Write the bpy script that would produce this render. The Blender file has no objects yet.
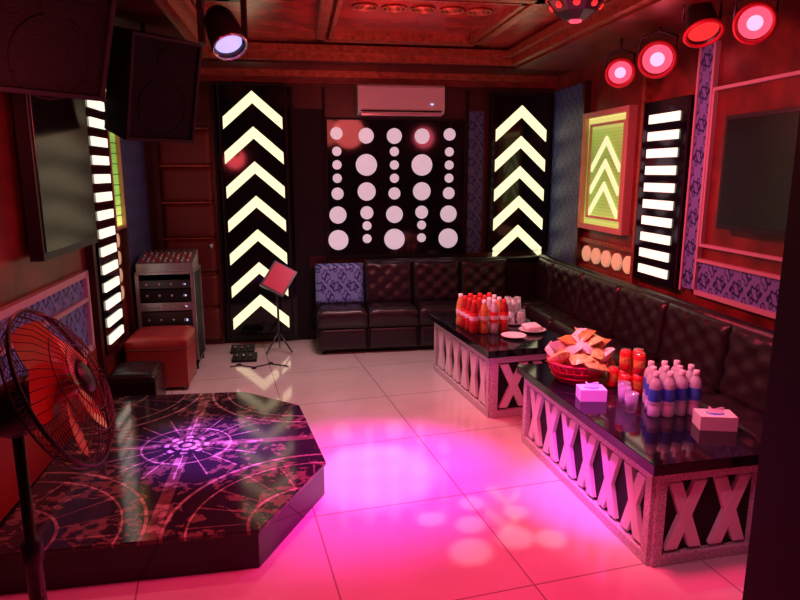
import bpy, bmesh, math, random
from mathutils import Matrix, Vector, Euler
random.seed(7)
XL,XR,YB,YF,ZC=-1.42,2.64,6.5,1.2,2.8
pi=math.pi
sc=bpy.context.scene
try: sc.view_settings.view_transform='Standard'
except Exception: pass

# ---------------- materials ----------------
def mk(name,col,rough=.5,metal=0,emi=None,es=0,spec=.5,bump=0,bscale=60,trans=0,noise=0,nscale=8,alpha=1,coat=0):
    m=bpy.data.materials.new(name); m.use_nodes=True
    nt=m.node_tree; b=nt.nodes['Principled BSDF']
    b.inputs['Base Color'].default_value=(*col,1)
    b.inputs['Roughness'].default_value=rough
    b.inputs['Metallic'].default_value=metal
    b.inputs['Specular IOR Level'].default_value=spec
    b.inputs['Transmission Weight'].default_value=trans
    b.inputs['Coat Weight'].default_value=coat
    if emi:
        b.inputs['Emission Color'].default_value=(*emi,1); b.inputs['Emission Strength'].default_value=es
    tc=nt.nodes.new('ShaderNodeTexCoord')
    if bump:
        n=nt.nodes.new('ShaderNodeTexNoise'); n.inputs['Scale'].default_value=bscale; n.inputs['Detail'].default_value=4
        nt.links.new(tc.outputs['Object'],n.inputs['Vector'])
        bp=nt.nodes.new('ShaderNodeBump'); bp.inputs['Strength'].default_value=bump; bp.inputs['Distance'].default_value=.01
        nt.links.new(n.outputs['Fac'],bp.inputs['Height']); nt.links.new(bp.outputs['Normal'],b.inputs['Normal'])
    if noise:
        n=nt.nodes.new('ShaderNodeTexNoise'); n.inputs['Scale'].default_value=nscale; n.inputs['Detail'].default_value=6
        nt.links.new(tc.outputs['Object'],n.inputs['Vector'])
        r=nt.nodes.new('ShaderNodeValToRGB')
        r.color_ramp.elements[0].position=.3; r.color_ramp.elements[1].position=.7
        r.color_ramp.elements[0].color=(*[c*(1-noise) for c in col],1); r.color_ramp.elements[1].color=(*[min(1,c*(1+noise)) for c in col],1)
        nt.links.new(n.outputs['Fac'],r.inputs['Fac']); nt.links.new(r.outputs['Color'],b.inputs['Base Color'])
    return m
class NT:
    def __init__(s,m): s.nt=m.node_tree
    def n(s,t,**k):
        x=s.nt.nodes.new(t)
        for a,v in k.items(): setattr(x,a,v)
        return x
    def m(s,op,a,b=None,c=None):
        x=s.nt.nodes.new('ShaderNodeMath'); x.operation=op
        for i,v in enumerate((a,b,c)):
            if v is None: continue
            if isinstance(v,(int,float)): x.inputs[i].default_value=v
            else: s.nt.links.new(v,x.inputs[i])
        return x.outputs[0]
    def l(s,a,b): s.nt.links.new(a,b)
    def ramp(s,f,stops,const=False):
        r=s.nt.nodes.new('ShaderNodeValToRGB'); cr=r.color_ramp
        if const: cr.interpolation='CONSTANT'
        while len(cr.elements)<len(stops): cr.elements.new(.5)
        for e,(p,c) in zip(cr.elements,stops): e.position=p; e.color=(*c,1)
        s.l(f,r.inputs['Fac']); return r.outputs['Color']
def xyz(t):
    tc=t.n('ShaderNodeTexCoord'); sp=t.n('ShaderNodeSeparateXYZ'); t.l(tc.outputs['Object'],sp.inputs[0]); return tc,sp.outputs

def damask(name,c0,c1,su=.16,sv=.2):
    m=mk(name,c0,.45); t=NT(m); tc,o=xyz(t)
    u=t.m('MULTIPLY',t.m('ADD',o[0],o[1]),2*pi/su); v=t.m('MULTIPLY',o[2],2*pi/sv)
    a=t.m('ADD',t.m('COSINE',u),t.m('COSINE',v))
    b=t.m('MULTIPLY',t.m('COSINE',t.m('MULTIPLY',u,3)),t.m('COSINE',t.m('MULTIPLY',v,2)))
    c=t.m('MULTIPLY',t.m('SINE',t.m('MULTIPLY',u,2)),t.m('SINE',t.m('MULTIPLY',v,3)))
    f=t.m('ADD',t.m('ABSOLUTE',a),t.m('ADD',t.m('MULTIPLY',b,.7),t.m('MULTIPLY',c,.5)))
    col=t.ramp(t.m('MULTIPLY',f,.5),[(0,c1),(.33,c1),(.40,c0),(.72,c0),(.78,c1)])
    t.l(col,m.node_tree.nodes['Principled BSDF'].inputs['Base Color']); return m

def tilemat():
    m=mk('floor_tile',(.8,.76,.74),.09,coat=.3); t=NT(m); tc,o=xyz(t)
    a=math.radians(7)
    mp=t.n('ShaderNodeMapping'); mp.inputs['Rotation'].default_value=(0,0,-a); mp.inputs['Location'].default_value=(.39,.25,0)
    t.l(tc.outputs['Object'],mp.inputs[0])
    br=t.n('ShaderNodeTexBrick'); br.offset=0; br.inputs['Scale'].default_value=1
    br.inputs['Brick Width'].default_value=.8; br.inputs['Row Height'].default_value=.8; br.inputs['Mortar Size'].default_value=.004
    br.inputs['Color1'].default_value=(.70,.64,.62,1); br.inputs['Color2'].default_value=(.74,.68,.66,1); br.inputs['Mortar'].default_value=(.34,.27,.27,1)
    t.l(mp.outputs[0],br.inputs['Vector'])
    n=t.n('ShaderNodeTexNoise'); n.inputs['Scale'].default_value=3; n.inputs['Detail'].default_value=8
    t.l(tc.outputs['Object'],n.inputs[0])
    mx=t.n('ShaderNodeMix',data_type='RGBA',blend_type='MULTIPLY'); mx.inputs[0].default_value=.35
    t.l(br.outputs['Color'],mx.inputs[6]); t.l(t.ramp(n.outputs['Fac'],[(.3,(.7,.66,.66)),(.65,(1,1,1))]),mx.inputs[7])
    b=m.node_tree.nodes['Principled BSDF']; t.l(mx.outputs[2],b.inputs['Base Color']); return m

def stagemat(cx,cy):
    m=mk('stage_pattern',(.01,.01,.012),.10); t=NT(m); tc,o=xyz(t)
    x=t.m('SUBTRACT',o[0],cx); y=t.m('SUBTRACT',o[1],cy)
    n=t.n('ShaderNodeTexNoise'); n.inputs['Scale'].default_value=4; n.inputs['Detail'].default_value=8; n.inputs['Distortion'].default_value=.8; t.l(tc.outputs['Object'],n.inputs[0])
    n2=t.n('ShaderNodeTexNoise'); n2.inputs['Scale'].default_value=24; n2.inputs['Detail'].default_value=5; t.l(tc.outputs['Object'],n2.inputs[0])
    r=t.m('SQRT',t.m('ADD',t.m('MULTIPLY',x,x),t.m('MULTIPLY',y,y)))
    th=t.m('ARCTAN2',y,x)
    ax=t.m('SUBTRACT',t.m('ABSOLUTE',x),.70); ay=t.m('SUBTRACT',t.m('ABSOLUTE',y),.90)
    r2=t.m('SQRT',t.m('ADD',t.m('MULTIPLY',ax,ax),t.m('MULTIPLY',ay,ay)))
    band=lambda rr,c,w: t.m('LESS_THAN',t.m('ABSOLUTE',t.m('SUBTRACT',rr,c)),w)
    arcs=t.m('ADD',t.m('ADD',band(r2,.66,.008),band(r2,.56,.005)),t.m('ADD',band(r2,.30,.007),band(r,.24,.006)))
    th2=t.m('ARCTAN2',ay,ax)
    spok=t.m('MULTIPLY',t.m('LESS_THAN',t.m('ABSOLUTE',t.m('SINE',t.m('MULTIPLY',th2,10))),.10),t.m('MULTIPLY',t.m('LESS_THAN',r2,.56),t.m('GREATER_THAN',r2,.30)))
    rays=t.m('MULTIPLY',t.m('LESS_THAN',t.m('ABSOLUTE',t.m('SINE',t.m('MULTIPLY',th,8))),.10),t.m('MULTIPLY',t.m('LESS_THAN',r,.42),t.m('GREATER_THAN',r,.13)))
    mott=t.m('MULTIPLY',t.m('GREATER_THAN',n2.outputs['Fac'],.5),t.m('GREATER_THAN',n.outputs['Fac'],.5))
    cross=t.m('MULTIPLY',t.m('LESS_THAN',t.m('MINIMUM',t.m('ABSOLUTE',x),t.m('ABSOLUTE',y)),.03),t.m('GREATER_THAN',r,.16))
    star=t.m('LESS_THAN',r,t.m('ADD',.10,t.m('MULTIPLY',.05,t.m('COSINE',t.m('MULTIPLY',th,8)))))
    starb=t.m('MULTIPLY',star,t.m('GREATER_THAN',t.m('SINE',t.m('MULTIPLY',r,130)),-.1))
    tot=t.m('ADD',t.m('ADD',t.m('MULTIPLY',arcs,.6),t.m('MULTIPLY',spok,.35)),t.m('ADD',t.m('ADD',t.m('MULTIPLY',rays,.7),t.m('MULTIPLY',mott,.32)),t.m('ADD',t.m('MULTIPLY',cross,.35),starb)))
    tot=t.m('MULTIPLY',tot,t.m('ADD',-.1,t.m('MULTIPLY',n2.outputs['Fac'],1.5)))
    col=t.ramp(tot,[(0,(.022,.014,.024)),(.3,(.17,.085,.075)),(1,(.68,.50,.48))])
    t.l(col,m.node_tree.nodes['Principled BSDF'].inputs['Base Color']); return m

def grille():
    m=mk('speaker_grille',(.008,.008,.009),.8,spec=.15); t=NT(m); tc,o=xyz(t)
    v=t.n('ShaderNodeTexVoronoi'); v.inputs['Scale'].default_value=70; t.l(tc.outputs['Object'],v.inputs['Vector'])
    bp=t.n('ShaderNodeBump'); bp.inputs['Strength'].default_value=.6; bp.inputs['Distance'].default_value=.01
    t.l(v.outputs['Distance'],bp.inputs['Height']); t.l(bp.outputs[0],m.node_tree.nodes['Principled BSDF'].inputs['Normal']); return m

def greenpanel(name,z0,z1,s):
    m=mk(name,(.3,.5,.1),.4); t=NT(m); tc,o=xyz(t)
    f=t.m('DIVIDE',t.m('SUBTRACT',o[2],z0),z1-z0)
    g=t.m('ABSOLUTE',t.m('SINE',t.m('MULTIPLY',o[2],110)))
    col=t.ramp(f,[(0,(.55,.62,.14)),(.2,(.16,.36,.05)),(.6,(.07,.22,.03)),(.85,(.22,.38,.06)),(1,(.95,.8,.25))])
    b=m.node_tree.nodes['Principled BSDF']
    t.l(col,b.inputs['Emission Color']); t.l(t.m('MULTIPLY',t.m('ADD',.7,t.m('MULTIPLY',g,.3)),s),b.inputs['Emission Strength']); return m

M={}
M['tile']=tilemat()
M['wood']=mk('red_brown_wood',(.17,.026,.02),.32,noise=.5,nscale=5)
M['woodd']=mk('dark_wood',(.05,.009,.009),.35,noise=.5,nscale=5)
M['gold']=mk('gilt_trim',(.38,.12,.06),.3,metal=.4,noise=.4,nscale=25,bump=.4,bscale=40)
M['ceil']=mk('ceiling_paint',(.32,.05,.035),.2,noise=.4,nscale=4)
M['black']=mk('black_gloss',(.006,.006,.010),.07)
M['blackm']=mk('black_matte',(.010,.009,.012),.6,spec=.25)
M['plas']=mk('black_plastic',(.012,.012,.015),.38)
M['dam']=damask('blue_damask',(.008,.02,.15),(.20,.30,.70))
M['damd']=damask('dark_damask',(.008,.02,.14),(.09,.15,.38),.14,.18)
M['wtrim']=mk('white_trim',(.62,.50,.55),.35)
M['leather']=mk('black_leather',(.020,.010,.015),.26,bump=.25,bscale=120)
M['rleather']=mk('red_leather',(.33,.03,.03),.4,bump=.3,bscale=100)
M['bleather']=mk('brown_leather',(.14,.025,.02),.4,bump=.3,bscale=80)
M['chev']=mk('chevron_light',(.9,.85,.6),.4,emi=(1,.94,.56),es=1.15)
M['bars']=mk('bar_light',(.9,.9,.8),.4,emi=(1,.95,.76),es=1.1)
M['disc']=mk('white_disc',(.8,.75,.85),.3,emi=(.85,.74,.85),es=.5)
M['golddisc']=mk('cream_disc',(.75,.5,.3),.3,emi=(1,.6,.35),es=.4)
M['greenR']=greenpanel('green_glow_panel',1.22,2.19,1.1)
M['greenL']=greenpanel('green_glow_panel_side',1.3,2.28,1.7)
M['leaf']=mk('leaf_relief',(.6,.6,.35),.4,emi=(.85,.95,.5),es=.9)
M['cream']=mk('cream_frame',(.65,.42,.30),.35)
M['white']=mk('white_plastic',(.82,.80,.82),.3)
M['granite']=mk('white_granite',(.62,.54,.60),.35,noise=.45,nscale=110)
M['xwhite']=mk('white_inlay',(.85,.80,.86),.35)
M['chrome']=mk('chrome',(.6,.6,.62),.2,metal=1)
M['steel']=mk('dark_steel',(.10,.09,.10),.35,metal=.9)
M['red']=mk('red_plastic',(.7,.03,.05),.35)
M['fanred']=mk('fan_blade_red',(.75,.06,.03),.22)
M['fanwire']=mk('fan_guard_wire',(.12,.05,.05),.35,metal=.6)
M['pink']=mk('pink_plastic',(.75,.05,.15),.35)
M['screen']=mk('tv_screen',(.008,.006,.009),.22)
M['redlens']=mk('red_lens',(.8,.05,.05),.3,emi=(1,.05,.10),es=2.2)
M['redlens2']=mk('red_lens_dim',(.8,.05,.05),.3,emi=(1,.04,.04),es=.7)
M['plens']=mk('pale_lens',(.8,.5,.6),.3,emi=(1,.25,.38),es=2.4)
M['blens']=mk('blue_lens',(.3,.3,.9),.1,emi=(.5,.45,1),es=1.2)
M['grille']=grille()
M['glass']=mk('clear_glass',(.95,.95,1),.05,trans=.75)
M['water']=mk('water_plastic',(.84,.92,1.0),.08,trans=.4)
M['blue']=mk('blue_label',(.04,.15,.7),.4)
M['redl']=mk('red_label',(.75,.03,.03),.35)
M['cola']=mk('red_drink',(.45,.03,.03),.12,trans=.2)
M['juice']=mk('orange_drink',(.8,.35,.12),.12,trans=.2)
M['orange']=mk('orange_foil',(.85,.32,.08),.3,noise=.5,nscale=40)
M['yellow']=mk('yellow_foil',(.9,.7,.25),.3,noise=.4,nscale=40)
M['greenf']=mk('green_foil',(.1,.5,.15),.3)
M['paper']=mk('paper',(.88,.84,.86),.7)
M['silver']=mk('silver_panel',(.5,.5,.52),.3,metal=.8)
M['stage']=stagemat(-.65,3.53)
M['led']=mk('led_blue',(.2,.3,1),.3,emi=(.4,.6,1),es=1.5)

# ---------------- builder ----------------
class B:
    def __init__(s,name): s.name=name; s.bm=bmesh.new(); s.ms=[]
    def mi(s,m):
        m=M[m] if isinstance(m,str) else m
        if m not in s.ms: s.ms.append(m)
        return s.ms.index(m)
    def _add(s,vs,fs,m,T=None,smooth=False):
        i=s.mi(m); v=[s.bm.verts.new((T@Vector(p)) if T else p) for p in vs]
        for f in fs:
            try:
                q=s.bm.faces.new([v[k] for k in f]); q.material_index=i; q.smooth=smooth
            except ValueError: pass
    def box(s,a,b,m,T=None):
        x0,y0,z0=a; x1,y1,z1=b
        v=[(x0,y0,z0),(x1,y0,z0),(x1,y1,z0),(x0,y1,z0),(x0,y0,z1),(x1,y0,z1),(x1,y1,z1),(x0,y1,z1)]
        s._add(v,[(3,2,1,0),(4,5,6,7),(0,1,5,4),(1,2,6,5),(2,3,7,6),(3,0,4,7)],m,T)
    def cbox(s,c,d,m,T=None): s.box([c[i]-d[i]/2 for i in range(3)],[c[i]+d[i]/2 for i in range(3)],m,T)
    def lathe(s,prof,m,T=None,n=24,smooth=True,cap=True):
        vs=[];fs=[];k=len(prof)
        for i in range(n):
            a=2*pi*i/n
            for r,z in prof: vs.append((r*math.cos(a),r*math.sin(a),z))
        for i in range(n):
            j=(i+1)%n
            for q in range(k-1): fs.append((i*k+q,j*k+q,j*k+q+1,i*k+q+1))
        if cap:
            if prof[0][0]>1e-6: fs.append([i*k for i in range(n)][::-1])
            if prof[-1][0]>1e-6: fs.append([i*k+k-1 for i in range(n)])
        s._add(vs,fs,m,T,smooth)
    def tube(s,pts,r,m,n=8,closed=False,T=None):
        pts=[Vector(p) for p in pts]; N=len(pts); vs=[];fs=[]
        up=Vector((0,0,1))
        for i,p in enumerate(pts):
            a=pts[(i-1)%N] if (closed or i>0) else p; b=pts[(i+1)%N] if (closed or i<N-1) else p
            d=(b-a).normalized(); u=up if abs(d.dot(up))<.95 else Vector((0,1,0))
            e=d.cross(u).normalized(); f=d.cross(e)
            for k in range(n):
                t=2*pi*k/n; vs.append(tuple(p+e*r*math.cos(t)+f*r*math.sin(t)))
        for i in range(N if closed else N-1):
            j=(i+1)%N
            for k in range(n): fs.append((i*n+k,i*n+(k+1)%n,j*n+(k+1)%n,j*n+k))
        if not closed: fs.append(list(range(n))[::-1]); fs.append([(N-1)*n+k for k in range(n)])
        s._add(vs,fs,m,T,True)
    def ring(s,R,r,m,T=None,n=32): s.tube([(R*math.cos(2*pi*i/n),R*math.sin(2*pi*i/n),0) for i in range(n)],r,m,6,True,T)
    def prism(s,poly,h0,h1,m,T=None):
        n=len(poly); vs=[(x,y,h0) for x,y in poly]+[(x,y,h1) for x,y in poly]
        fs=[list(range(n))[::-1],[n+i for i in range(n)]]+[(i,(i+1)%n,n+(i+1)%n,n+i) for i in range(n)]
        s._add(vs,fs,m,T)
    def cushion(s,w,l,h,m,T,tu=0,tv=0,dep=.02,r=.04):
        nx=max(8,int(w/.028)); ny=max(8,int(l/.028)); vs=[];fs=[]
        for j in range(ny+1):
            for i in range(nx+1):
                x=w*i/nx; y=l*j/ny
                e=min(1,min(x,w-x,y,l-y)/r); k=math.sqrt(max(0,1-(1-e)**2))
                z=h-r*(1-k)
                if tu:
                    u=x/w*tu; v=y/l*tv
                    f=abs(math.sin(pi*(u+v)))*abs(math.sin(pi*(u-v)))
                    z+=k*dep*(f**.45-1)
                vs.append((x-w/2,y-l/2,z))
        W=nx+1
        for j in range(ny):
            for i in range(nx): fs.append((j*W+i,j*W+i+1,(j+1)*W+i+1,(j+1)*W+i))
        loop=[i for i in range(nx+1)]+[j*W+nx for j in range(1,ny+1)]+[ny*W+i for i in range(nx-1,-1,-1)]+[j*W for j in range(ny-1,0,-1)]
        b0=len(vs)
        for q in loop: vs.append((vs[q][0],vs[q][1],0))
        L=len(loop)
        for i in range(L): fs.append((loop[(i+1)%L],loop[i],b0+i,b0+(i+1)%L))
        fs.append([b0+i for i in range(L)][::-1])
        s._add(vs,fs,m,T,True)
    def done(s,bevel=0,loc=None,rot=None,origin=None):
        me=bpy.data.meshes.new(s.name)
        bmesh.ops.recalc_face_normals(s.bm,faces=s.bm.faces)
        s.bm.to_mesh(me); s.bm.free()
        for m in s.ms: me.materials.append(m)
        o=bpy.data.objects.new(s.name,me); sc.collection.objects.link(o)
        if loc: o.location=loc
        if rot: o.rotation_euler=rot
        if bevel:
            md=o.modifiers.new('bevel','BEVEL'); md.width=bevel; md.segments=2; md.limit_method='ANGLE'; md.angle_limit=math.radians(50)
        return o
def TR(x,y,z,rx=0,ry=0,rz=0): return Matrix.Translation((x,y,z))@Euler((math.radians(rx),math.radians(ry),math.radians(rz)),'XYZ').to_matrix().to_4x4()
def aim(p,d):
    return Matrix.Translation(p)@Vector(d).to_track_quat('Z','Y').to_matrix().to_4x4()
# wall frames: local (u,v,depth) -> world
TB=Matrix(((1,0,0,0),(0,0,-1,YB),(0,1,0,0),(0,0,0,1)))
TRt=Matrix(((0,0,-1,XR),(1,0,0,0),(0,1,0,0),(0,0,0,1)))
TL=Matrix(((0,0,1,XL),(1,0,0,0),(0,1,0,0),(0,0,0,1)))
def frame(b,u0,u1,v0,v1,w,d0,d1,m,T):
    b.box((u0,v0,d0),(u1,v0+w,d1),m,T); b.box((u0,v1-w,d0),(u1,v1,d1),m,T)
    b.box((u0,v0+w,d0),(u0+w,v1-w,d1),m,T); b.box((u1-w,v0+w,d0),(u1,v1-w,d1),m,T)

# ---------------- room shell ----------------
b=B('floor'); b.box((XL-.1,-1.2,-.1),(XR+.1,YB+.1,0),'tile'); b.done()
b=B('wall_left'); b.box((XL-.1,YF,0),(XL,YB,ZC),'wood'); b.done()
b=B('wall_right'); b.box((XR,YF,0),(XR+.1,YB,ZC),'wood'); b.done()
b=B('wall_back'); b.box((XL-.1,YB,0),(XR+.1,YB+.1,ZC),'woodd'); b.done()
b=B('wall_front')
b.box((XL-.1,YF-.12,0),(-.85,YF,ZC),'woodd'); b.box((1.09,YF-.12,0),(XR+.1,YF,ZC),'woodd'); b.box((-.85,YF-.12,2.25),(1.09,YF,ZC),'woodd'); b.done()
b=B('trim_doorway'); b.box((1.03,YF-.16,0),(1.09,YF+.02,2.25),'blackm'); b.box((-.91,YF-.16,0),(-.85,YF+.02,2.25),'blackm'); b.box((-.91,YF-.16,2.19),(1.09,YF+.02,2.25),'blackm'); b.done()
b=B('ceiling'); b.box((XL-.1,YF-.12,ZC),(XR+.1,YB+.1,ZC+.1),'ceil'); b.done()
b=B('trim_6')
b.box((XL,6.0,2.64),(XR,YB,ZC),'woodd'); b.box((XL,YF,2.64),(-.75,6.0,ZC),'woodd'); b.box((2.05,YF,2.64),(XR,6.0,ZC),'wood')
b.done()
b=B('trim_1')
for (a,c) in [((-.75,5.94,2.66),(2.05,6.0,2.72)),((-.75,5.88,2.72),(2.05,6.0,2.78)),((-.75,YF,2.66),(-.69,5.94,2.72)),((1.99,YF,2.66),(2.05,5.94,2.72)),((-.69,YF,2.72),(-.63,5.9,2.78)),((1.93,YF,2.72),(1.99,5.9,2.78))]:
    b.box(a,c,'gold')
b.box((XL,6.38,2.58),(XR,YB,2.64),'gold'); b.box((XL,6.44,2.53),(XR,YB,2.58),'wood')
b.done()
b=B('trim_2')
for (x0,x1,y0,y1,w) in [(.2,1.6,4.1,5.6,.07),(.3,1.5,4.2,5.5,.03),(-.45,1.75,1.9,3.7,.07),(-.35,1.65,2.0,3.6,.03)]:
    for (a,c) in [((x0,y0),(x1,y0+w)),((x0,y1-w),(x1,y1)),((x0,y0),(x0+w,y1)),((x1-w,y0),(x1,y1))]:
        b.box((a[0],a[1],ZC-.05),(c[0],c[1],ZC),'gold')
for k in range(9):
    cx=-.2+k*.21
    for r in (.07,.045,.02): b.ring(r,.009,'gold',TR(cx,3.2,ZC-.01),20)
    b.ring(.05,.008,'gold',TR(cx+.1,3.35,ZC-.01),16)
for k in range(5):
    for r in (.08,.05,.02): b.ring(r,.009,'gold',TR(.5+k*.2,4.6,ZC-.01),20)
b.done()
b=B('baseboard_left'); b.box((XL,YF,0),(XL+.015,YB,.1),'blackm'); b.done()
b=B('baseboard_back'); b.box((XL+.02,YB-.015,0),(.1,YB,.1),'blackm'); b.done()

# back wall panelling
b=B('trim_3')
b.box((-.73,0,0),(-.02,2.50,.02),'black',TB); b.box((-.02,.1,0),(.30,2.30,.025),'blackm',TB)
b.box((1.72,.5,0),(1.9,2.3,.02),'damd',TB)
b.box((.12,.75,.0),(2.62,.87,.03),'woodd',TB)
for u in (-.745,-.02,.285,1.72): b.box((u,.1,.0),(u+.02,2.5,.045),'blackm',TB)
b.done()
b=B('door_1')
b.box((-1.27,0,0),(-.77,2.12,.03),'bleather',TB)
for k in range(6):
    z0=.04+k*.345
    b.cushion(.48,.33,.05,'bleather',TB@Matrix.Translation((-1.02,z0+.165,.03)),r=.03)
    b.box((-1.27,z0+.332,.03),(-.77,z0+.343,.05),'gold',TB)
frame(b,-1.32,-.75,0,2.18,.05,0,.05,'woodd',TB)
b.lathe([(0,0),(.03,0),(.03,.03),(.012,.035),(.012,.06),(.028,.07),(.02,.09),(0,.09)],'chrome',TB@Matrix.Translation((-.83,1.0,.03)),16)
b.done()
b=B('damask_column'); b.box((5.55,0,0),(6.46,2.3,.03),'damd',TL); frame(b,5.53,6.48,.0,2.34,.035,0,.045,'woodd',TL); b.done()

def chevpanel(name,u0,u1,v0,v1,n,top,step,T,w,dr,th):
    b=B(name); b.box((u0,v0,.02),(u1,v1,.07),'black',T)
    frame(b,u0-.02,u1+.02,v0-.02,v1+.02,.02,.02,.085,'blackm',T)
    c=(u0+u1)/2
    for k in range(n):
        z=top-k*step
        b.prism([(-w,-dr),(0,0),(w,-dr),(w,-dr-th),(0,-th),(-w,-dr-th)],.07,.085,'chev',T@Matrix.Translation((c,z,0)))
    b.done()
chevpanel('chevron_light_panel',-.68,-.08,.10,2.50,7,2.45,.325,TB,.275,.24,.11)
chevpanel('chevron_light_panel',1.98,2.58,.90,2.46,5,2.36,.30,TB,.265,.24,.115)

b=B('disc_light_panel'); b.box((.32,.87,.0),(1.70,2.20,.05),'black',TB); frame(b,.30,1.72,.85,2.22,.02,0,.06,'blackm',TB)
cols=[.41,.70,.98,1.26,1.54]
for i,cx in enumerate(cols):
    if i%2==0: L=[(2.1,.06),(1.93,.045),(1.80,.045),(1.67,.045),(1.52,.06),(1.31,.085),(1.06,.10)]
    else: L=[(2.08,.075),(1.80,.105),(1.54,.09),(1.33,.065),(1.2,.045),(1.07,.045)]
    if i==2: L=[(2.08,.075),(1.93,.045),(1.80,.045),(1.67,.045),(1.52,.06),(1.31,.085),(1.06,.105)]
    for z,r in L: b.lathe([(0,.05),(r,.05),(r,.062),(r*.92,.068),(0,.068)],'disc',TB@Matrix.Translation((cx,z-.03,0)),32,cap=False,smooth=False)
b.done()

# AC
b=B('air_conditioner')
prof=[(0.0,0),(.19,.02),(.215,.06),(.21,.27),(.17,.29),(0.0,.29)]
P=Matrix(((0,0,1,.61),(-1,0,0,YB),(0,1,0,2.235),(0,0,0,1)))
TA=TB@Matrix.Translation((-.02,2.235,0))
b.prism(prof,0,.84,'white',P)
b.box((.66,.03,.205),(1.44,.045,.222),'blackm',TA)
b.box((.66,-.005,.12),(1.44,.02,.2),'silver',TA)
b.box((.65,.255,.205),(1.45,.26,.218),'silver',TA)
for k in range(7): b.box((.67,.288,.06+k*.015),(1.43,.293,.066+k*.015),'blackm',TA)
b.box((1.33,.1,.2),(1.36,.11,.222),'led',TA)
b.done(.008)

# ---- right wall ----
b=B('trim_4')
b.box((5.65,.8,0),(6.48,2.5,.02),'damd',TRt)
b.box((3.86,.92,0),(4.0,2.5,.02),'dam',TRt); b.box((3.84,.9,0),(3.86,2.5,.035),'wtrim',TRt)
b.box((4.0,.9,0),(4.02,2.5,.03),'wtrim',TRt)
b.box((YF+.05,.93,0),(3.84,1.12,.015),'dam',TRt)
b.box((YF+.05,1.12,0),(3.84,1.14,.035),'wtrim',TRt); b.box((YF+.05,.90,0),(3.86,.93,.035),'wtrim',TRt)
frame(b,2.5,3.84,1.22,2.22,.02,0,.03,'wtrim',TRt)
b.box((4.62,.8,0),(5.66,.86,.03),'gold',TRt); b.box((4.62,1.07,0),(5.66,1.11,.03),'gold',TRt)
b.box((4.6,.8,0),(4.64,2.5,.06),'gold',TRt); b.box((5.63,.8,0),(5.68,2.5,.06),'woodd',TRt)
for k in range(5): b.lathe([(0,.0),(.072,0),(.072,.02),(.06,.03),(0,.03)],'golddisc',TRt@Matrix.Translation((4.76+k*.19,.965,0)),24,smooth=False)
b.done()
b=B('green_glow_artwork')
frame(b,4.80,5.62,1.20,2.21,.045,0,.07,'cream',TRt)
b.box((4.845,1.245,0),(5.575,2.165,.03),'greenR',TRt)
frame(b,4.90,5.52,1.30,2.11,.02,.03,.045,'cream',TRt)
for k in range(3):
    b.prism([(-.25,-.24),(0,0),(.25,-.24),(.25,-.30),(0,-.06),(-.25,-.30)],.03,.045,'leaf',TRt@Matrix.Translation((5.21,2.0-k*.19,0)))
b.done()
b=B('striped_light_panel')
b.box((4.04,.9,0),(4.59,2.2,.06),'black',TRt)
for k in range(10): b.box((4.12,.955+k*.121,.06),(4.5,.955+k*.121+.062,.072),'bars',TRt)
b.done()
b=B('television')
b.box((2.90,1.36,.03),(3.60,2.03,.09),'plas',TRt); b.box((2.925,1.39,.09),(3.575,2.005,.095),'screen',TRt); b.box((3.1,1.5,0),(3.4,1.9,.03),'steel',TRt); b.done(.006)

# ---- left wall ----
b=B('striped_light_panel')
b.box((4.68,.42,0),(5.17,2.28,.06),'black',TL)
for k in range(14): b.box((4.74,.48+k*.127,.06),(5.10,.48+k*.127+.062,.072),'bars',TL)
b.done()
b=B('green_glow_panel')
frame(b,5.19,5.50,1.26,2.34,.025,0,.06,'cream',TL); b.box((5.215,1.285,0),(5.475,2.315,.03),'greenL',TL)
for k in range(12): b.box((5.215,1.36+k*.08,.03),(5.475,1.365+k*.08,.04),'blackm',TL)
b.done()
b=B('television')
b.box((3.58,1.24,.04),(4.52,2.20,.11),'plas',TL); b.box((3.61,1.28,.11),(4.49,2.17,.116),'screen',TL); b.box((3.9,1.5,0),(4.3,1.9,.04),'steel',TL); b.done(.006)
b=B('trim_5')
b.box((YF+.1,.55,0),(4.45,1.02,.015),'dam',TL); b.box((YF+.1,1.02,0),(4.47,1.06,.04),'wtrim',TL); b.box((YF+.1,.86,.015),(4.47,.885,.04),'wtrim',TL)
b.box((YF+.1,.52,0),(4.47,.56,.04),'wtrim',TL); b.box((4.45,.52,0),(4.49,1.06,.04),'wtrim',TL)
b.box((YF+.1,.1,0),(4.6,.5,.012),'rleather',TL)
for k in range(4): b.lathe([(0,0),(.055,0),(.055,.02),(0,.03)],'golddisc',TL@Matrix.Translation((5.35,.75+k*.14,0)),20,smooth=False)
b.box((4.6,.1,0),(4.66,2.5,.05),'woodd',TL)
b.done()

# ---------------- sofa ----------------
b=B('sectional_sofa')
yf=5.86
b.box((.16,yf+.04,.04),(2.6,6.40,.26),'leather')
b.box((.16,6.28,.26),(2.6,6.41,.78),'leather')
xs=[.16,.64,1.13,1.62,2.12]
for i in range(4):
    w=xs[i+1]-xs[i]
    b.cushion(w-.012,.46,.18,'leather',TR((xs[i]+xs[i+1])/2,yf+.23,.26),2,2,.012,.045)
    T=Matrix.Translation(((xs[i]+xs[i+1])/2,6.30,.61))@Matrix.Rotation(math.radians(80),4,'X')
    if i==0: b.cushion(w-.012,.40,.10,'dam',T,0,0,.0,.03)
    else: b.cushion(w-.012,.42,.11,'leather',T,3,3,.03,.04)
for i in range(4):
    w=xs[i+1]-xs[i]
    b.cushion(w-.01,.22,.045,'leather',Matrix.Translation(((xs[i]+xs[i+1])/2,yf+.045,.15))@Matrix.Rotation(pi/2,4,'X'),0,0,0,.03)
xf=2.16
b.box((xf+.03,1.95,.04),(2.6,6.3,.26),'leather'); b.box((2.48,1.95,.26),(2.60,6.41,.80),'leather')
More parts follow.
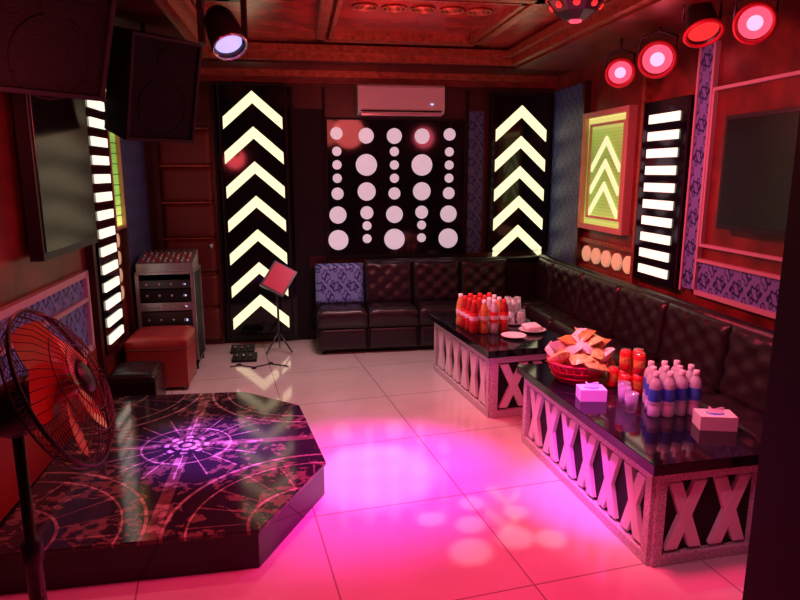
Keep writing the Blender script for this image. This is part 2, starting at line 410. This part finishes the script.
ys=[1.95,2.6,3.25,3.9,4.55,5.2,5.85,6.28]
for i in range(7):
    l=ys[i+1]-ys[i]; c=(ys[i]+ys[i+1])/2
    b.cushion(.36,l-.012,.18,'leather',TR(xf+.18,c,.26),1.5,3,.012,.045)
    T=Matrix(((0,0,-1,2.50),(1,0,0,c),(0,1,0,.62),(0,0,0,1)))@Matrix.Rotation(math.radians(-6),4,'X')
    b.cushion(l-.012,.42,.09,'leather',T,3,3,.03,.04)
    b.cushion(l-.01,.22,.045,'leather',Matrix(((0,0,-1,xf+.045),(1,0,0,c),(0,1,0,.15),(0,0,0,1))),0,0,0,.03)
b.tube([(2.5,1.95,.82),(2.52,4,.82),(2.52,6.34,.82)],.045,'leather',10)
b.tube([(.66,6.36,.80),(2.52,6.36,.80)],.045,'leather',10)
for p in [(.22,5.95),(.22,6.34),(1.4,5.95),(2.24,2.05),(2.5,2.05),(2.24,4)]: b.lathe([(.025,0),(.03,.045)],'steel',TR(p[0],p[1],0),12)
b.done()

# ---------------- tables ----------------
def table(name,x,y,rot,L,W,nx):
    b=B(name); H=.45
    b.box((.045,.045,.02),(W-.045,L-.045,H),'blackm')
    f=.045
    def side(T,l,n):
        b.box((0,0,-.02),(l,.05,.02),'granite',T); b.box((0,H-.05,-.02),(l,H,.02),'granite',T)
        b.box((0,.05,-.02),(f,H-.05,.02),'granite',T); b.box((l-f,.05,-.02),(l,H-.05,.02),'granite',T)
        cw=(l-2*f)/n
        for k in range(n):
            cx=f+cw*(k+.5); hh=(H-.1)/2-.015; hw=cw/2-.02
            tw=.062
            for s in (1,-1):
                b.prism([(-s*hw,-hh),(-s*hw+s*tw,-hh),(s*hw,hh),(s*hw-s*tw,hh)],-.018,.008+.001*s,'xwhite',T@Matrix.Translation((cx,H/2,0)))
    side(Matrix(((0,0,-1,.03),(1,0,0,.03),(0,1,0,0),(0,0,0,1))),L-.06,nx)
    side(Matrix(((0,0,1,W-.03),(1,0,0,.03),(0,1,0,0),(0,0,0,1))),L-.06,nx)
    side(Matrix(((1,0,0,.03),(0,0,-1,.03),(0,1,0,0),(0,0,0,1))),W-.06,2)
    side(Matrix(((1,0,0,.03),(0,0,1,L-.03),(0,1,0,0),(0,0,0,1))),W-.06,2)
    b.box((-.02,-.02,H),(W+.02,L+.02,H+.05),'black')
    return b.done(.003,(x,y,0),(0,0,math.radians(rot)))
table('coffee_table',1.46,2.30,3.5,1.42,.60,6)
table('coffee_table',1.28,4.08,7,1.22,.66,6)
ZT=.50
def inst(o,name,x,y,z,rz=0,s=1):
    q=bpy.data.objects.new(name,o.data); sc.collection.objects.link(q); q.location=(x,y,z); q.rotation_euler=(0,0,rz); q.scale=(s,s,s); return q
b=B('water_bottle')
b.lathe([(0,0),(.026,0),(.029,.006),(.029,.05),(.027,.055),(.029,.06),(.029,.075)],'water',n=16,cap=False)
b.lathe([(.0292,.075),(.0295,.078),(.0295,.13),(.0292,.133)],'blue',n=16,cap=False)
b.lathe([(.029,.133),(.029,.15),(.024,.172),(.013,.188),(.012,.195)],'water',n=16,cap=False)
b.lathe([(.0145,.193),(.0145,.212),(.012,.214),(0,.214)],'white',n=16,cap=False)
wb=b.done(0,(1.74,2.80,ZT)); wb.scale=(1.08,)*3
pos=[(1.81,2.79),(1.88,2.80),(1.95,2.79),(1.77,2.88),(1.84,2.88),(1.91,2.87),(1.98,2.88),(1.88,2.96),(1.95,2.96),(1.81,2.97)]
for p in pos: inst(wb,'water_bottle',p[0],p[1],ZT,random.random()*6,1.08)
def soda(name,liq,lab,cap,x,y):
    b=B(name)
    b.lathe([(0,0),(.026,0),(.03,.008),(.03,.04),(.026,.07)],liq,n=16,cap=False)
    b.lathe([(.0265,.068),(.029,.08),(.0295,.12),(.0275,.14)],lab,n=16,cap=False)
    b.lathe([(.0305,.09),(.0308,.095),(.0308,.112),(.0305,.117)],'paper',n=16,cap=False)
    b.lathe([(.027,.138),(.026,.155),(.016,.19),(.0125,.20)],liq,n=16,cap=False)
    b.lathe([(.0145,.198),(.0145,.218),(0,.22)],cap,n=16,cap=False)
    o=b.done(0,(x,y,ZT)); o.scale=(1.18,)*3; return o
sb=soda('soda_bottle','cola','redl','redl',1.30,4.56)
jb=soda('juice_bottle','juice','orange','paper',1.30+.078,4.56)
wb2=soda('tea_bottle','water','redl','paper',1.30+.156,4.56)
for i in range(4):
    for j in range(4):
        if j==0 and i<3: continue
        k=(i*3+j*2)%5
        o,nm=((jb,'juice_bottle') if k==1 else (wb2,'tea_bottle') if k in(3,) else (sb,'soda_bottle'))
        inst(o,nm,1.30+i*.078-.012*j,4.56+j*.09,ZT,random.random()*6,1.18)
b=B('drink_can')
b.lathe([(0,.004),(.024,0),(.031,.01),(.031,.10),(.026,.115),(.024,.113),(0,.113)],'redl',n=20,cap=False)
b.lathe([(.0312,.04),(.0315,.045),(.0315,.075),(.0312,.08)],'orange',n=20,cap=False)
b.lathe([(.0262,.113),(.0262,.118),(.022,.116)],'chrome',n=20,cap=False)
cn=b.done(0,(1.82,3.24,ZT))
for p in [(1.75,3.11),(1.82,3.10),(1.78,3.18),(1.85,3.17),(1.89,3.1),(1.75,3.25)]: inst(cn,'drink_can',p[0],p[1],ZT,random.random()*6)
for p in [(1.78,3.18),(1.82,3.10),(1.85,3.17)]: inst(cn,'drink_can',p[0],p[1],ZT+.1195,random.random()*6)
b=B('drinking_glass')
b.lathe([(0,.0),(.026,.0),(.034,.10),(.031,.10),(.024,.012),(0,.012)],'glass',n=20,cap=False)
gl=b.done(0,(1.665,2.96,ZT))
inst(gl,'drinking_glass',1.655,2.87,ZT); inst(gl,'drinking_glass',1.70,3.03,ZT)
tx,ty=1.71,4.87
b=B('serving_tray'); b.lathe([(0,0),(.13,0),(.14,.018),(.136,.018),(.128,.006),(0,.006)],'silver',TR(tx,ty,ZT),32,cap=False); b.done()
for k in range(7):
    a=k*pi/3; r=.078 if k<6 else 0
    q=inst(gl,'drinking_glass',tx+r*math.cos(a),ty+r*math.sin(a),ZT+.007+.1); q.rotation_euler=(pi,0,0)
for k in range(3):
    a=k*2*pi/3+.3; q=inst(gl,'drinking_glass',tx+.045*math.cos(a),ty+.045*math.sin(a),ZT+.209); q.rotation_euler=(pi,0,0)
b=B('plate'); b.lathe([(0,0),(.05,0),(.105,.02),(.10,.022),(.05,.006),(0,.006)],'white',TR(1.76,4.55,ZT),32,cap=False); b.done()
b=B('wet_towel')
for k in range(3): b.cushion(.13,.045,.028,'paper',TR(1.76,4.51+k*.045,ZT+.024+.002*k,0,0,10),0,0,0,.012)
b.done()
b=B('plate'); b.lathe([(0,0),(.05,0),(.095,.02),(.09,.022),(.05,.006),(0,.006)],'white',TR(1.56,4.40,ZT),32,cap=False); b.done()
# basket
bx,by=1.60,3.40
b=B('snack_basket')
b.lathe([(0,0),(.12,0),(.165,.11),(.175,.115),(.175,.125),(.16,.125),(.115,.01),(0,.01)],'pink',TR(bx,by,ZT),32,cap=False)
for k in range(24):
    a=2*pi*k/24; b.tube([(bx+.122*math.cos(a),by+.122*math.sin(a),ZT+.01),(bx+.167*math.cos(a),by+.167*math.sin(a),ZT+.11)],.005,'red',6)
for z,r in ((.04,.143),(.075,.156)): b.ring(r,.005,'red',TR(bx,by,ZT+z))
b.done()
b=B('snack_packets')
def packet(T,w,h,m):
    n=8;vs=[];fs=[]
    for s in (1,-1):
        for j in range(n+1):
            for i in range(n+1):
                u=i/n;v=j/n
                t=.032*(math.sin(pi*u)*math.sin(pi*v))**.5+.003*math.sin(25*u+9*v)*math.sin(pi*u)*math.sin(pi*v)
                vs.append(((u-.5)*w,(v-.5)*h,s*t))
    W=n+1
    for q in (0,1):
        o=q*W*W
        for j in range(n):
            for i in range(n): fs.append((o+j*W+i,o+j*W+i+1,o+(j+1)*W+i+1,o+(j+1)*W+i))
    b._add(vs,fs,m,T,True)
cols=['orange','paper','yellow','pink','yellow','paper','orange','yellow','redl','paper','yellow','greenf','paper','orange','yellow','paper','yellow','orange','yellow','paper','orange','paper']
for k in range(22):
    a=k*2.4; r=.15*(1-k/26)
    packet(TR(bx+.02+r*math.cos(a),by+r*math.sin(a),ZT+.12+.0068*k,22+24*math.sin(k*1.7),22*math.cos(k*2.1),k*50),.13,.16,cols[k])
b.done()
def tissue(name,x,y,z,rz,w,l,h):
    b=B(name); b.box((-w/2,-l/2,0),(w/2,l/2,h),'white'); b.lathe([(.03,h),(.03,h+.001),(0,h+.0015)],'blue',Matrix.Scale(1.4,4,(1,0,0)),16,cap=False)
    for k in range(3): b.prism([(-.035,0),(.035,0),(.02+.01*k,.03),(-.01,.02),(-.03,.035-.01*k)],-.001,.001,'paper',TR(0,-.006+.006*k,h,60+18*k,0,0))
    return b.done(.012,(x,y,z),(0,0,math.radians(rz)))
tissue('tissue_box',1.95,2.62,ZT,-15,.17,.11,.07)
tissue('tissue_box',1.54,3.08,ZT,-10,.14,.10,.065)

# ---------------- platform ----------------
b=B('stage_platform')
poly=[(-1.30,2.55),(-.20,2.57),(.115,3.19),(-.02,4.07),(-.40,4.40),(-1.35,4.44)]
c=Vector((-.65,3.5))
ins=[tuple(c+(Vector(p)-c)*.985) for p in poly]
b.prism(ins,0,.17,'black'); b.prism(poly,.17,.19,'stage')
b.done(.004)

# ---------------- ottoman ----------------
b=B('ottoman'); ox=-1.11
b.cushion(.46,.44,.10,'rleather',TR(ox,5.27,.34),1,1,.008,.03); b.box((ox-.225,5.055,.03),(ox+.225,5.485,.34),'rleather')
for i in (-1,1):
    for j in (-1,1): b.lathe([(.018,0),(.025,.03)],'steel',TR(ox+i*.2,5.27+j*.19,0),12)
b.tube([(ox-.23,5.05,.34),(ox+.23,5.05,.34),(ox+.23,5.49,.34),(ox-.23,5.49,.34)],.006,'bleather',6,True)
b.done(.01)
b=B('ottoman')
b.cushion(.34,.36,.06,'leather',TR(-1.20,4.76,.24),1,1,.008,.03); b.box((-1.37,4.59,.03),(-1.03,4.93,.24),'leather')
for i in (-1,1):
    for j in (-1,1): b.lathe([(.018,0),(.02,.03)],'steel',TR(-1.20+i*.12,4.76+j*.13,0),12)
b.done(.008)

# ---------------- rack ----------------
b=B('audio_rack')
x0,x1,y0,y1=-1.36,-.88,5.6,6.02
for x in (x0,x1-.03):
    for y in (y0,y1-.03): b.box((x,y,.06),(x+.03,y+.03,.86),'silver')
b.box((x0+.01,y0+.03,.1),(x0+.02,y1-.03,.86),'blackm'); b.box((x1-.02,y0+.03,.1),(x1-.01,y1-.03,.86),'blackm'); b.box((x0+.02,y1-.03,.1),(x1-.02,y1-.02,.86),'blackm')
b.box((x0,y0,.85),(x1,y1,.87),'silver'); b.box((x0,y0,.06),(x1,y1,.09),'steel')
z=.12
for h,m in ((.14,'steel'),(.10,'blackm'),(.14,'steel'),(.07,'silver'),(.10,'blackm'),(.07,'steel')):
    b.box((x0+.03,y0+.005,z),(x1-.03,y1-.06,z+h),m)
    for k in range(4): b.lathe([(0,0),(.012,0),(.010,.016),(0,.016)],'silver',TR(x0+.09+k*.1,y0+.005,z+h/2,90),12)
    b.box((x1-.10,y0,z+h*.42),(x1-.07,y0+.004,z+h*.55),'led')
    z+=h+.012
for x in (x0+.04,x1-.04):
    for y in (y0+.04,y1-.04): b.lathe([(.03,0),(.03,.06)],'blackm',TR(x,y,0),12)
b.done()
b=B('audio_mixer')
b.prism([(0,0),(.34,0),(.34,.15),(0,.07)],0,.46,'silver',Matrix(((0,0,1,-1.35),(1,0,0,5.63),(0,1,0,.87),(0,0,0,1))))
for i in range(9):
    for j in range(4): b.lathe([(0,0),(.008,0),(.007,.015),(0,.015)],'white' if (i+j)%3 else 'redl',TR(-1.31+i*.047,5.68+j*.06,.950+j*.0141,-13),8)
for i in range(9): b.box((-1.315+i*.047,5.91,1.0),(-1.305+i*.047,5.95,1.02),'blackm')
b.done()

# ---------------- music stand, pedals ----------------
b=B('music_stand')
px,py=-.20,6.05
b.tube([(px,py,.12),(px,py,.62)],.011,'steel')
for a in (90,210,330):
    a=math.radians(a); b.tube([(px,py,.20),(px+.14*math.cos(a),py+.14*math.sin(a),.012)],.008,'steel')
T=TR(px+.02,py-.02,.72,58,28,-12)
b.box((-.12,-.14,0),(.12,.14,.008),'steel',T); b.box((-.12,-.15,0),(.12,-.14,.04),'steel',T); b.box((-.10,-.12,.009),(.10,.13,.012),'pink',T)
b.tube([(px,py,.62),(px+.01,py,.71)],.009,'steel')
b.done()
for i,(x,y) in enumerate([(-.66,6.05),(-.62,5.76)]):
    b=B('effects_pedal'); b.prism([(0,0),(.16,0),(.16,.05),(0,.025)],0,.22,'blackm',Matrix(((0,0,1,x),(1,0,0,y),(0,1,0,0),(0,0,0,1))))
    for k in range(3): b.lathe([(0,0),(.012,0),(.012,.02),(0,.022)],'chrome',TR(x+.04+k*.06,y+.06,.038),10)
    b.done()
b=B('microphone_cable'); b.tube([(-.62+.02*k+.05*math.sin(k*.9),5.62+.08*math.sin(k*.45),.006) for k in range(24)],.005,'blackm',6); b.done()

# ---------------- fan ----------------
b=B('pedestal_fan')
fx,fy=-.81,1.88
b.lathe([(0,0),(.19,0),(.195,.015),(.17,.035),(.04,.06),(.03,.10),(0,.10)],'plas',TR(fx,fy,0),32,cap=False)
b.lathe([(.024,.08),(.024,.55),(.03,.56),(.03,.62),(.016,.63),(.016,1.0)],'plas',TR(fx,fy,0),16)
n=Vector((.95,.04,.40)).normalized(); hc=Vector((-.67,1.87,1.10))
F=aim(hc,n)
b.lathe([(0,-.22),(.05,-.215),(.075,-.18),(.08,-.10),(.065,-.06),(.02,-.055),(0,-.055)],'plas',F,24,cap=False)
b.tube([(fx,fy,.96),(fx+.0,fy,1.01),tuple(hc-n*.14)],.028,'plas',10)
R=.24
b.ring(R,.006,'plas',F,48)
b.ring(R*.98,.003,'plas',F@Matrix.Translation((0,0,-.03)),48)
b.lathe([(0,.075),(.045,.07),(.05,.06),(0,.058)],'plas',F,24,cap=False)
for k in range(48):
    a=2*pi*k/48; c_,s_=math.cos(a),math.sin(a)
    b.tube([(c_*.045,s_*.045,.066),(c_*.12,s_*.12,.068),(c_*.20,s_*.20,.04),(c_*R,s_*R,0)],.0013,'fanwire',4,T=F)
    b.tube([(c_*.06,s_*.06,-.07),(c_*.15,s_*.15,-.07),(c_*.21,s_*.21,-.045),(c_*R,s_*R,0)],.0013,'fanwire',4,T=F)
for r,z in ((.1,.069),(.16,.058)): b.ring(r,.0016,'fanwire',F@Matrix.Translation((0,0,z)),32)
b.lathe([(0,.03),(.035,.028),(.04,-.03),(0,-.03)],'fanred',F,20,cap=False)
for k in range(5):
    G=F@Matrix.Rotation(2*pi*k/5+.3,4,'Z')
    vs=[];fs=[];nu,nv=8,5
    for i in range(nu+1):
        r=.03+.175*i/nu; wdt=.03+.075*math.sin(pi*min(1,.15+i/nu*.62)); sh=.02*i/nu
        for j in range(nv+1):
            t=(j/nv-.5); vs.append((r*math.cos(2*t*wdt/(r+.04)),r*math.sin(2*t*wdt/(r+.04))+sh,-.028*2*t*(1-.35*i/nu)))
    for i in range(nu):
        for j in range(nv): fs.append((i*(nv+1)+j,(i+1)*(nv+1)+j,(i+1)*(nv+1)+j+1,i*(nv+1)+j+1))
    b._add(vs,fs,'fanred',G,True)
b.done()

# ---------------- speakers ----------------
def speaker(x,y,z,rx,rz,w,h,d):
    b=B('loudspeaker')
    T=TR(x,y,z,rx,0,rz)
    b.prism([(-w/2,-d/2),(w/2,-d/2),(w/2*.72,d/2),(-w/2*.72,d/2)],-h/2,h/2,'blackm',T)
    b.box((-w/2+.02,-d/2-.012,-h/2+.02),(w/2-.02,-d/2,h/2-.02),'grille',T)
    frame(b,-w/2,w/2,-h/2,h/2,.022,.0,.03,'blackm',T@Matrix(((1,0,0,0),(0,0,-1,-d/2),(0,1,0,0),(0,0,0,1))))
    b.ring(w*.34,.008,'grille',T@TR(0,-d/2-.012,-h*.16,90),40)
    b.lathe([(w*.13,0),(w*.13,.008),(w*.04,.012),(0,.012)],'grille',T@TR(0,-d/2-.01,h*.3,90),24,cap=False)
    b.tube([(x,y,z+h*.3),(x,y+.02,2.64)],.02,'steel')
    b.done(.006)
speaker(-1.10,3.12,2.30,20,48,.50,.46,.34)
speaker(-.93,4.55,2.25,14,45,.50,.64,.34)

# ---------------- ceiling fixtures ----------------
def par(name,p,d,r,L,lens,zt):
    b=B(name); T=aim(p,d)
    b.lathe([(0,-L),(r*.6,-L),(r*.8,-L*.8),(r,-L*.1),(r*1.08,0),(r*1.08,.02),(r*.95,.02),(r*.93,-.01)],'steel',T,24,cap=False)
    b.lathe([(r*.93,0),(r*.45,.008)],'redlens' if lens!='redlens2' else lens,T,24,cap=False)
    b.lathe([(r*.45,.008),(0,.012)],lens,T,24,cap=False)
    b.ring(r*1.1,.012,'red',T@Matrix.Translation((0,0,.02)),24)
    P=Vector(p); D=Vector(d).normalized(); s=D.cross(Vector((0,0,1))).normalized()
    c=P-D*L*.4
    a=c+s*(r*1.15); e=c-s*(r*1.15); top=Vector((c.x,c.y,min(zt,c.z+r*1.6)))
    b.tube([a,a+Vector((0,0,r*1.2)),top,e+Vector((0,0,r*1.2)),e],.01,'steel',6)
    b.tube([top,(c.x,c.y,zt)],.012,'steel',8)
    b.done()
KE=1.5
def light(name,kind,loc,col,e,size=.1,target=None,angle=60,blend=.5):
    l=bpy.data.lights.new(name,kind); l.color=col; l.energy=e*KE
    o=bpy.data.objects.new(name,l); sc.collection.objects.link(o); o.location=loc
    if kind=='SPOT': l.spot_size=math.radians(angle); l.spot_blend=blend; l.shadow_soft_size=size
    elif kind=='AREA': l.size=size
    else: l.shadow_soft_size=size
    if target: o.rotation_euler=(Vector(target)-Vector(loc)).to_track_quat('-Z','Y').to_euler()
    return o
par('par_can_light',(2.32,4.5,2.40),(-.35,-.8,-.35),.085,.2,'plens',2.64)
par('par_can_light',(2.38,4.12,2.43),(-.45,-.8,-.35),.10,.2,'plens',2.64)
par('par_can_light',(2.32,3.55,2.49),(-.1,-.5,-.8),.09,.18,'redlens2',2.64)
par('par_can_light',(2.38,3.2,2.46),(-.5,-.7,-.3),.085,.18,'plens',2.64)
b=B('ceiling_effect_light')
T=TR(1.7,3.9,0)
b.lathe([(.06,2.8),(.16,2.74),(.17,2.70),(.12,2.64),(.06,2.60),(0,2.59)],'steel',T,8,smooth=False,cap=False)
for k in range(8):
    a=2*pi*k/8+pi/8; b.lathe([(.022,0),(.016,.01),(0,.012)],'redlens2',TR(1.7,3.9,2.67)@Matrix.Rotation(a,4,'Z')@TR(.143,0,0,0,125,0),12,cap=False)
b.ring(.175,.01,'red',TR(1.7,3.9,2.72),24)
b.lathe([(0,2.583),(.035,2.588),(.04,2.60)],'redlens',T,16,cap=False)
b.done()
b=B('moving_head_light')
hx,hy=-.38,4.0
b.box((hx-.11,hy-.11,2.72),(hx+.11,hy+.11,2.8),'plas'); b.lathe([(.05,2.66),(.05,2.72)],'plas',TR(hx,hy,0),16)
for s in (-1,1): b.box((hx+s*.12-.015,hy-.05,2.42),(hx+s*.12+.015,hy+.05,2.68),'plas')
b.box((hx-.135,hy-.05,2.66),(hx+.135,hy+.05,2.69),'plas')
T=aim((hx,hy,2.5),(.3,-.5,-.8))
b.lathe([(0,-.13),(.06,-.125),(.085,-.08),(.095,.0),(.10,.10),(.10,.13),(.085,.13),(.08,.10)],'plas',T,24,cap=False)
b.lathe([(.08,.10),(.04,.13),(0,.135)],'blens',T,20,cap=False)
b.ring(.095,.008,'chrome',T@Matrix.Translation((0,0,.13)),24)
b.done()
b=B('laser_light'); T=aim((-.58,3.75,2.66),(.3,-.9,-.2)); b.cbox((0,0,0),(.16,.10,.2),'steel',T); b.lathe([(.03,.1),(.0,.11)],'blens',T,12,cap=False); b.tube([(-.58,3.75,2.68),(-.58,3.75,2.8)],.012,'steel'); b.done()

# ---------------- lights ----------------
light('stage_spot_light','SPOT',(hx+.1,hy-.15,2.30),(.42,.12,1),620,.05,(-.50,3.5,.2),27,1)
light('stage_red_fill','SPOT',(-.1,3.6,2.6),(1,.22,.30),42,.05,(-.65,3.3,.2),55,1)  # unseen fill, added to warm the stage top around the violet spot
light('floor_spot_light','SPOT',(1.5,3.8,2.5),(1,.02,.72),430,.05,(.42,3.4,0),40,.9)
light('floor_core_light','SPOT',(1.0,4.6,2.55),(.8,.35,1),230,.03,(.40,3.40,0),17,.7)
light('warm_floor_fill','SPOT',(.5,4.9,2.6),(1,.56,.63),85,.2,(.4,4.9,0),105,1)  # added fill without a fitting, brightens the far floor but spares the walls
light('red_floor_fill','SPOT',(.9,2.5,2.6),(1,.02,.14),210,.2,(.8,2.3,0),105,1)  # unseen fill added to redden the near floor
light('red_sofa_fill','SPOT',(.3,4.3,2.6),(1,.06,.14),170,.1,(2.5,4.2,.8),85,1)  # added red fill, no lamp hangs here; tints right sofa and wall
light('pink_table_fill','SPOT',(1.0,3.0,2.7),(1,.68,.82),62,.08,(1.80,3.0,.5),46,1)  # unseen fill added to whiten bottles and snacks on the near table
light('pink_table_fill','SPOT',(1.0,4.4,2.7),(1,.6,.7),30,.08,(1.6,4.7,.5),34,1)  # similar added fill over the far table
light('red_wall_fill','POINT',(-.9,2.6,1.9),(1,.08,.1),10,.15)  # bare point in mid-air, added to redden the left wall
light('red_ceiling_fill','POINT',(.7,4.4,2.2),(1,.12,.12),13,.2)  # added point below the ceiling to redden it, no fitting
light('red_ceiling_fill','POINT',(.5,2.8,2.3),(1,.12,.10),8,.2)  # second added ceiling fill, nearer the door
light('red_wall_fill','POINT',(1.9,3.3,2.2),(1,.1,.16),7,.15)  # bare point in mid-air, added to redden the upper right wall
light('table_glow_fill','SPOT',(.95,2.85,1.7),(.95,.06,.95),120,.03,(1.45,2.95,.3),36,.9)  # unseen mid-air spot, added to put the underglow on the table side
light('pink_table_fill','SPOT',(.9,1.7,2.2),(1,.20,.38),32,.05,(1.75,2.35,.25),36,1)  # unseen fill added to tint the inlays on the table's near end
for k,(x,y,s) in enumerate([(.80,2.78,3.4),(.98,2.64,4.2),(1.06,2.86,3),(.86,2.98,3.2),(.74,2.56,4.4),(1.14,2.60,3.4),(.62,2.86,3)]):
    light('beam_light','SPOT',(1.7,3.8,2.55),(1,.5,.7),110,.02,(x,y,0),s,.7)

w=bpy.data.worlds.new('world'); sc.world=w; w.use_nodes=True
w.node_tree.nodes['Background'].inputs[0].default_value=(.25,.03,.06,1); w.node_tree.nodes['Background'].inputs[1].default_value=.12

# ---------------- camera ----------------
cd=bpy.data.cameras.new('camera'); cam=bpy.data.objects.new('camera',cd); sc.collection.objects.link(cam)
cam.location=(0,0,1.7); cam.rotation_euler=(math.radians(90-11.3),0,math.radians(-9.14))
cd.sensor_width=36; cd.lens=640*36/800; cd.clip_start=.05
sc.camera=cam
